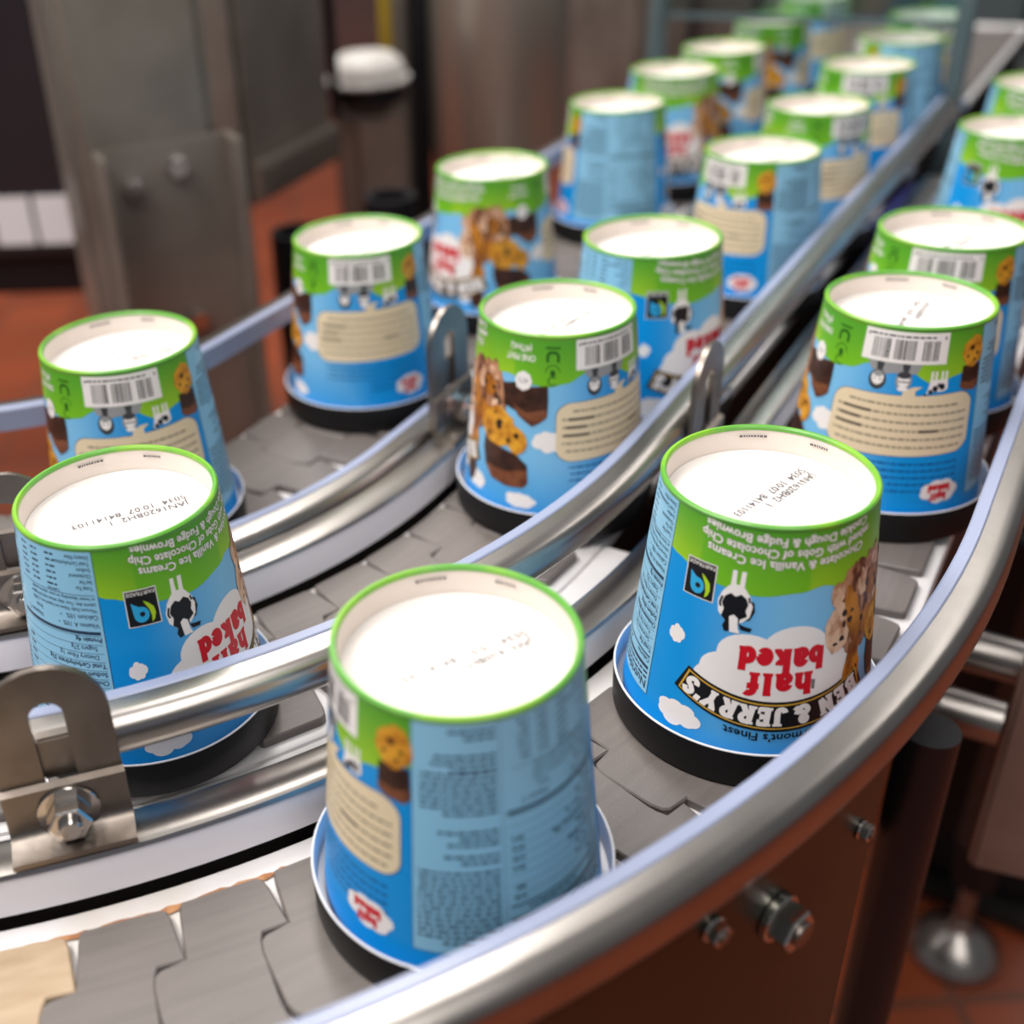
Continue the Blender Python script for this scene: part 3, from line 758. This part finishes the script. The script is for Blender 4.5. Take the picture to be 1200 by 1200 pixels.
A = Art()                                                  # nutrition panel
px0, px1 = X(92), X(150)
A.rect(px0, Y(.004), px1, Y(.965), 'panel_text', .10); A.rect(px0+.1, Y(.006), px1-.3, Y(.962), 'panel', .13)
xs = px1-1.6
row = 2.2
for s_ in ('Dietary Fiber', 'Total Carbohydrate', 'Sodium', 'Cholesterol', 'Sat Fat', 'Total Fat'):
    A.text(s_, xs, row, 2.5, 'panel_text', .2, .02, sx=.85)
    for kx, L in ((17, 5.5), (27, 4.5), (35, 4.5)): A.dashes(xs-kx, row+.8, L, .9, 'panel_text', .18, int(row*10)+kx)
    row += 2.75
A.text('Calories:', xs-16, row-.2, 2.3, 'panel_text', .2, .02, sx=.85)
A.rect(xs-42, row+1.2, xs, row+1.45, 'panel_text', .18); row += 2.2
for s_ in ('or lower depending on your calorie needs:', 'calorie diet. Your daily values may be higher', '*Percent Daily Values are based on a 2,000'):
    A.text(s_, xs, row, 2.3, 'panel_text', .2, .015, sx=.85); row += 2.6
A.text('Calcium 10%   \u2022', xs, row+.4, 3.1, 'panel_text', .2, .02, sx=.9); A.text('Iron', xs-28, row+.4, 3.1, 'panel_text', .2, .02, sx=.9); row += 3.8
A.text('Vitamin A 10%  \u2022', xs, row+.4, 3.1, 'panel_text', .2, .02, sx=.9); A.text('Vitamin C', xs-28, row+.4, 3.1, 'panel_text', .2, .02, sx=.9); row += 4.2
A.rect(px0+1.5, row, xs, row+1.5, 'panel_text', .2); row += 2.6
for s_, b_, ind in (('Protein 4g', .07, 0), ('Sugars 27g', .02, 2.5), ('Dietary Fiber 1g', .02, 2.5), ('Total Carbohydrate 33g', .07, 0), ('Sodium 60mg', .07, 0), ('Cholesterol 80mg', .07, 0), ('Trans Fat 0g', .02, 2.5), ('Saturated Fat', .02, 2.5), ('Total Fat', .07, 0)):
    A.text(s_, xs-ind, row+.3, 3.1, 'panel_text', .2, b_, sx=.9)
    if s_[:3] not in ('Pro', 'Sug', 'Tra'): A.dashes(px0+7, row+1.2, 4, 1.3, 'panel_text', .18, int(row))
    A.rect(px0+1.5, row-.55, xs, row-.35, 'panel_text', .18); row += 4.15
A.rect(px0+1.5, row, xs, row+.8, 'panel_text', .2); row += 1.6
A.text('Calories', xs, row, 3.0, 'panel_text', .2, .05); A.dashes(xs-18, row+1.2, 20, 1.1, 'panel_text', .18, 3); row += 3.8
A.rect(px0+1.5, row, xs, row+1.6, 'panel_text', .2); row += 2.4
for k in range(2): A.dashes(xs, row+1, 34, 1.1, 'panel_text', .18, 300+k); row += 2.5
A.text('Nutrition Facts', xs, row, 5.6, 'panel_text', .2, .12)
PRINT['nutrition_panel'] = A.mesh('nutrition_panel')

# cup wall
def wall_mesh():
    V, F, C = [], [], []; n = 120; rows = 15
    deepc, lightc = lin((0, 144, 220)), lin((124, 188, 230))
    for k in range(n):
        a = 360*k/n
        aw = ((a+180) % 360)-180
        w_ = .5-.5*math.cos(R(aw+92))
        for j in range(rows):
            v = -0.0+1.09*j/(rows-1)
            V.append(conept(X(a), Y(v), 0))
            t = min(1, max(0, (w_-.12)/.5)); t = t*t*(3-2*t)
            b_ = min(1, max(0, (v-.62)/.42)); t = max(t, .75*b_*b_*(3-2*b_))
            C.append(tuple(lightc[i]+(deepc[i]-lightc[i])*t for i in range(3)))
    for k in range(n):
        k2 = (k+1) % n
        for j in range(rows-1): F.append((k*rows+j, k*rows+j+1, k2*rows+j+1, k2*rows+j))
    me = mesh_from('cup_wall', V, F, M['sky'], smooth=True)
    ca = me.color_attributes.new('print', 'FLOAT_COLOR', 'POINT')
    for i, c in enumerate(C): ca.data[i].color = (*c, 1)
    return me
WALL = wall_mesh()
zt = H+LZ
def rim_mesh():
    me = lathe('rim', [(RT, zt-.001), (RT+.00035, zt-.0002), (RT+.0003, zt+.0010), (RT-.0004, zt+.0017), (RT-.0015, zt+.0017), (RT-.0021, zt+.0010), (RT-.0022, zt-.0003)], M['rim'], 120)
    return me
M['rim'] = mat('ink_rim_green', (88, 158, 52), .4, noise=((120, 176, 44), 26, .5, .6, (1, 1, .2)), coat=.15)
RIM = rim_mesh()
rb_ = RT-.0021
M['paper_shade'] = mat('uncoated_paper_shaded', (222, 211, 203), .7)  # uncoated board; the beige is the recess's shade put into its colour
RWALL = lathe('recess_wall', [(rb_+.0003, zt+.0006), (rb_, zt-.003), (rb_-.0005, zt-.0108)], M['paper_shade'], 96)
BASE = lathe('cup_base', [(rb_-.0006, zt-.0098), (rb_-.0014, zt-.0106), (rb_-.004, zt-.0108), (rb_*.6, zt-.0103), (0, zt-.0100)], M['paper'], 96)
def code_mesh():
    V, F = [], []
    for s_, yy in (('JAN1620BH2  1', -.0020), ('5034  10:07  84141103', .0032)):
        vs_, fs = text2d(s_, 5.2, 0.035)
        x0 = min(v[0] for v in vs_); b = len(V)
        for x, y in vs_: V.append(((x-x0-28)*1.04e-3, y*1e-3-yy+.0008, zt-.00975))
        F += [tuple(b+i for i in f) for f in fs]
    return mesh_from('date_code', V, F, M['code'])
CODE = code_mesh()
def wall_mark():
    rnd = random.Random(4); V, F = [], []
    for a0, a1 in ((-34, -22), (4, 20)):
        a = a0
        while a < a1:
            w_ = rnd.uniform(.8, 2.2); b = len(V)
            for t, z in ((a, -.0024), (a+w_, -.0024), (a+w_, -.0034), (a, -.0034)):
                V.append(((rb_-.0008)*math.cos(R(t)), (rb_-.0008)*math.sin(R(t)), zt+z))
            F.append((b, b+1, b+2, b+3)); a += w_+.5
    return mesh_from('wall_mark', V, F, M['code'])
MARK = wall_mark()
LID = lathe('lid', [(0, 0), (.0558, 0), (.0570, .0012), (.0573, .0188), (.0571, .0191)], M['black_lid'], 96)
LID_EDGE = lathe('lid_edge', [(.05712, .0187), (.0573, .0189), (.0572, .0194), (.0569, .0196), (.0564, .0193), (.0559, .0150), (.0556, .0080), (.0525, .0070)], M['paper_edge'], 96)
GRP = 'upside-down ice cream tubs riding on the conveyor'
def tub(x, y, bar, label, code=-150, full=True):
    """bar: angle of the barcode, degrees to the right of the line towards the camera"""
    va = math.atan2(-y, -x)
    rz = va+R(bar)
    e = empty('ice_cream_tub', (x, y, ZO+BELT), rz); tag(e, label, 'tub', GRP)
    wl = obj('cup_wall', WALL, e)
    obj('rim', RIM, e); obj('lid', LID, e); obj('lid_edge', LID_EDGE, e)
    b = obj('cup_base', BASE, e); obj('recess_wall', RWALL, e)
    obj('date_code', CODE, b, None, (0, 0, R(code)-rz))
    obj('wall_mark', MARK, b, None, (0, 0, va+math.pi-rz))
    for n_, me in PRINT.items(): obj(n_.split('.')[0], me, wl)
    return e
def onlane(i, x, y, lo, hi):
    """keep a tub between its guides"""
    s = x*DX+y*DY; n = x*NX+y*NY
    if s > S0: r = N0-n; r2 = min(max(r, lo), hi); n = N0-r2
    else:
        r = math.hypot(s-S0, n-N0); r2 = min(max(r, lo), hi); s = S0+(s-S0)*r2/r; n = N0+(n-N0)*r2/r
    return s*DX+n*NX, s*DY+n*NY
TUBS = [
 (0, .0247, .3135, -75, -154, 'tub turned to its pale blue ingredients panel, at the open end of the outer lane'),
 (0, .1610, .4062, 162, -140, 'tub showing the brand banner and cow, in the outer lane against the side-plate rail'),
 (1, -.1074, .4261, 191, -156, 'tub with nutrition table and fair-trade square in front, behind the big slotted bracket'),
 (1, .1083, .6005, 41, -132, 'tub with brownie picture facing the slotted bracket, in the middle lane'),
 (0, .2930, .5781, 3, -127, 'tub showing its whole cream speech bubble, next behind the banner tub in the outer lane'),
 (2, -.1325, .5946, -4, -154, 'tub with barcode in front, in the inner lane directly before the steel post'),
 (2, .0011, .7506, 0, -150, 'tub with barcode and speech bubble beside the dark tube end, in the inner lane'),
 (2, .1089, .8986, 93, -140, 'tub with large ice cream picture in front, inner lane, before the steel tank'),
 (1, .1868, .7080, 196, -135, 'tub with small cow and fair-trade square, second from the brownie tub in the middle lane'),
 (2, .2463, 1.0847, -100, -140, 'tub turned to its plain pale blue text panels, in the inner lane'),
 (1, .3180, .8931, -40, -140, 'tub with cream bubble at left and blue panel at right, in the middle lane'),
 (2, .331, 1.211, 150, -140, 'blurred tub with its red flavour name in front, in the inner lane'),
 (2, .416, 1.305, 75, -140, 'blurred tub with ice cream picture, behind the red flavour name tub in the inner lane'),
 (2, .521, 1.450, 84, -140, 'blurred tub with ice cream picture, last but one of the inner lane'),
 (2, .645, 1.596, 40, -140, 'blurred tub furthest along the inner lane'),
 (1, .411, 1.023, 45, -140, 'tub turned to green marks with its barcode at the side, in the middle lane'),
 (1, .511, 1.173, 0, -140, 'blurred tub with barcode in front, middle lane near the end of the rail'),
 (1, .602, 1.290, -80, -140, 'blurred tub turned to its blue panels, middle lane beyond the end of the rail'),
 (1, .693, 1.412, 10, -140, 'blurred tub furthest along the middle lane'),
 (0, .366, .685, 0, -140, 'tub with barcode in front, directly behind the whole speech bubble tub in the outer lane'),
 (0, .521, .906, 155, -140, 'blurred tub with cow and red flavour name, in the outer lane'),
 (0, .617, 1.045, 150, -140, 'blurred tub furthest along the outer lane'),
]
LIM = ((.5585, .5700), (.4010, .4095), (.2320, .2495))
for i, x, y, bar, code, lab in TUBS:
    x, y = onlane(i, x, y, *LIM[i]); tub(x, y, bar, lab, code)

# ------------------------------------------------------------------ background machines
def wz(v): return Vector((v[0], v[1], v[2]+ZO))
# steel post with bolted clamp plate
px_, py_ = -.208, 1.165
e = empty('steel_post', (px_, py_, 0), R(23)); tag(e, 'square stainless post with bolted clamp plate behind the inner lane', 'post')
obj('post_tube', boxmesh('post_tube', .140, .10, 2.2, M['machine_steel'], .012, 3, base=True), e)
obj('clamp_plate', boxmesh('clamp_plate', .125, .006, .34, M['machine_steel'], .002), e, (.012, -.054, ZO-.085))
for sx_ in (-1, 1): obj('clamp_flange', boxmesh('clamp_flange', .006, .045, .34, M['machine_steel'], .002), e, (.012+sx_*.064, -.073, ZO-.085))
for bx, bz in ((-.022, .045), (.022, .060), (.022, -.095)):
    b = obj('hex_bolt', hexmesh('hex_bolt', .011, .008, M['chrome']), e, (bx, -.059, ZO+bz), (R(90), 0, 0))
# black machine with stickers
e = empty('black_machine', (-.62, 1.75, 0), R(-6)); tag(e, 'black machine cabinet with a row of white stickers', 'machine')
obj('cabinet', boxmesh('cabinet', .75, .5, .62, M['black_machine'], .01, base=True), e, (0, 0, ZO-.14))
for k in range(5): obj('sticker', boxmesh('sticker', .05, .002, .062, M['sticker'], 0), e, (.045+k*.056, -.252, ZO-.085))
obj('base_frame', boxmesh('base_frame', .72, .47, .05, M['black'], .005, base=True), e, (0, 0, ZO-.19))
for sx_ in (-.3, .3): obj('leg', boxmesh('leg', .05, .05, ZO-.19, M['machine_steel'], .004, base=True), e, (sx_, 0, 0))
obj('bracing_bar', boxmesh('bracing_bar', .03, .02, .9, M['steel_dull'], .004), e, (.20, -.30, ZO+.25), (0, R(20), 0))
# steel hopper beside the post
hx, hy = -.019, 1.563
hd = Vector((-.124-hx, 1.357-hy, 0)).normalized(); hrz = math.atan2(hd.y, hd.x)+math.pi
e = empty('steel_hopper', (hx, hy, 0), hrz); tag(e, 'boxy stainless hopper with ribbed lower band beside the post', 'machine')
obj('body', boxmesh('body', .215, .34, .55, M['machine_steel'], .008, base=True), e, (-.1075, .17, ZO-.06))
o = obj('ribbed_band', boxmesh('ribbed_band', .205, .012, .045, M['machine_steel'], .003), e, (-.1055, -.006, ZO-.03))
for k in range(13): obj('rib', boxmesh('rib', .005, .006, .036, M['machine_steel'], .001), o, (-.09+k*.015, -.008, 0))
obj('edge_seal', boxmesh('edge_seal', .012, .012, .45, M['black'], .003), e, (.004, -.004, ZO+.22))
obj('leg', boxmesh('leg', .10, .10, ZO-.06, M['steel_dark'], .004, base=True), e, (-.12, .2, 0))
# tank
e = empty('steel_tank', (.262, 2.06, 0)); tag(e, 'tall cylindrical stainless tank with rounded lower edge', 'tank')
obj('shell', lathe('shell', [(0, ZO-.23), (.085, ZO-.23), (.108, ZO-.205), (.116, ZO-.17), (.116, ZO+.8), (0, ZO+.8)], M['tank'], 64), e)
obj('leg', cylmesh('leg', .07, ZO-.22, M['steel_dark'], 32), e)
obj('side_pipe', cylmesh('side_pipe', .02, 1.4, M['machine_steel'], 24), e, (-.17, .0, .2))
obj('dark_pipe', cylmesh('dark_pipe', .018, 1.4, M['black'], 24), e, (-.133, .0, .25))
obj('yellow_tag', boxmesh('yellow_tag', .018, .01, .14, M['yellow'], .002), e, (-.19, -.03, ZO+.05))
# gearbox with white housing
e = empty('gearbox', (.035, 1.86, 0), R(15)); tag(e, 'taupe cast gearbox on a pedestal with white cap', 'gearbox')
obj('pedestal', boxmesh('pedestal', .10, .10, ZO-.045, M['cast_grey'], .02, 3, base=True), e)
obj('white_cap', lathe('white_cap', [(0, .0), (.055, 0), (.059, .010), (.055, .022), (.04, .034), (0, .038)], M['cap_grey'], 40), e, (0, 0, ZO-.01))
obj('flange', cylmesh('flange', .06, .03, M['black'], 40, bevel=.003), e, (0, 0, ZO-.045))
obj('collar', cylmesh('collar', .066, .008, M['cap_grey'], 40, bevel=.002), e, (0, 0, ZO-.017))
# black rubber bushings
for k, (x, y, z, r_, lab) in enumerate(((.040, 1.225, -.012, .029, 'black rubber bushing with hollow top in front of the gearbox'), (-.060, 1.215, -.040, .031, 'dark grey hollow tube end beside the inner-lane barcode tub'))):
    e = empty('bushing', (x, y, 0)); tag(e, lab, 'bushing')
    obj('sleeve', lathe('sleeve', [(r_*.92, z+ZO-.16), (r_, z+ZO-.07), (r_*.95, z+ZO), (r_*.72, z+ZO), (r_*.68, z+ZO-.03), (0, z+ZO-.035)], M['black'], 40), e)
    obj('shaft', cylmesh('shaft', r_*.6, ZO+z-.1, M['machine_steel'], 24), e)
# long low machine base behind the inner lane
e = empty('machine_base', (.30, 1.90, 0), TH); tag(e, 'low grey steel machine base between the tank and the inner lane', 'machine')
obj('cabinet', boxmesh('cabinet', .90, .12, ZO-.30, M['machine_steel'], .01, base=True), e, (.0, -.09, 0))
obj('top_ledge', boxmesh('top_ledge', .94, .15, .02, M['steel_dull'], .004), e, (0, -.09, ZO-.29))
# far steel cabinets
for k, (x, y, wd, hh, rz_, mm, lab) in enumerate(((.78, 2.75, .42, 1.5, 10, 'machine_steel', 'tall grey steel cabinet far behind the inner lane'), (1.75, 2.75, .9, 1.5, -4, 'teal_steel', 'wide teal grey cabinet far behind the end of the lanes'))):
    e = empty('far_cabinet', (x, y, 0), R(rz_)); tag(e, lab, 'cabinet')
    obj('carcass', boxmesh('carcass', wd, .4, hh, M[mm], .01, base=True), e)
    nd = 3 if k == 0 else 5
    for j in range(nd):
        d_ = obj('door', boxmesh('door', wd/nd-.02, .012, hh-.1, M[mm], .003, base=True), e, (-wd/2+(j+.5)*wd/nd, -.206, .05))
        obj('handle', boxmesh('handle', .012, .02, .16, M['black'], .003), d_, (wd/nd/2-.03, -.014, hh*.45))
# clear guard panel with uprights over the far end of the inner lanes
def clear():
    m = bpy.data.materials.new('clear_polycarbonate'); m.use_nodes = True; nt = m.node_tree; nt.nodes.clear()
    out = nt.nodes.new('ShaderNodeOutputMaterial'); t = nt.nodes.new('ShaderNodeBsdfTransparent'); g = nt.nodes.new('ShaderNodeBsdfGlossy'); mx = nt.nodes.new('ShaderNodeMixShader')
    t.inputs[0].default_value = (.80, .90, .90, 1); g.inputs['Roughness'].default_value = .08; g.inputs[0].default_value = (.75, .9, .9, 1); mx.inputs[0].default_value = .14
    nt.links.new(t.outputs[0], mx.inputs[1]); nt.links.new(g.outputs[0], mx.inputs[2]); nt.links.new(mx.outputs[0], out.inputs[0]); return m
M['clear'] = clear()
ug = .885
e = empty('guard_panel', P(.33, ug, -ZO), TH); tag(e, 'clear tinted guard panel on grey uprights across the far end of the lanes', 'guard panel')
obj('sheet', boxmesh('sheet', .004, .335, .42, M['clear'], 0), e, (0, .025, ZO+.325))
for yy in (-.139, .192): obj('upright', boxmesh('upright', .022, .018, 1.36, M['teal_steel'], .003, base=True), e, (0, yy, 0))
obj('lower_edge', boxmesh('lower_edge', .008, .335, .006, M['teal_steel'], .001), e, (0, .026, ZO+.114))
# navy cable box in the gap beside the outer lane
e = empty('cable_box', P(.469, .66, -.20), TH); tag(e, 'small navy blue box in the dark gap between rail and outer lane', 'box')
obj('housing', boxmesh('housing', .16, .016, .15, M['navy'], .004, base=True), e, (0, 0, .04))
obj('gland', cylmesh('gland', .006, .05, M['black'], 20), e, (0, 0, 0))

# dark motor housing on the floor outside the outer lane
e = empty('motor_housing', (.80, 1.12, 0), TH); tag(e, 'dark motor housing standing on the floor beside the outer lane', 'motor')
obj('casing', boxmesh('casing', .46, .16, ZO-.33, M['black'], .015, 3, base=True), e, (0, 0, .02))
for k in range(8): obj('cooling_fin', boxmesh('cooling_fin', .006, .17, .2, M['black'], .001), e, (-.19+k*.054, 0, .30))
obj('base_plate', boxmesh('base_plate', .50, .2, .02, M['steel_dark'], .003, base=True), e)
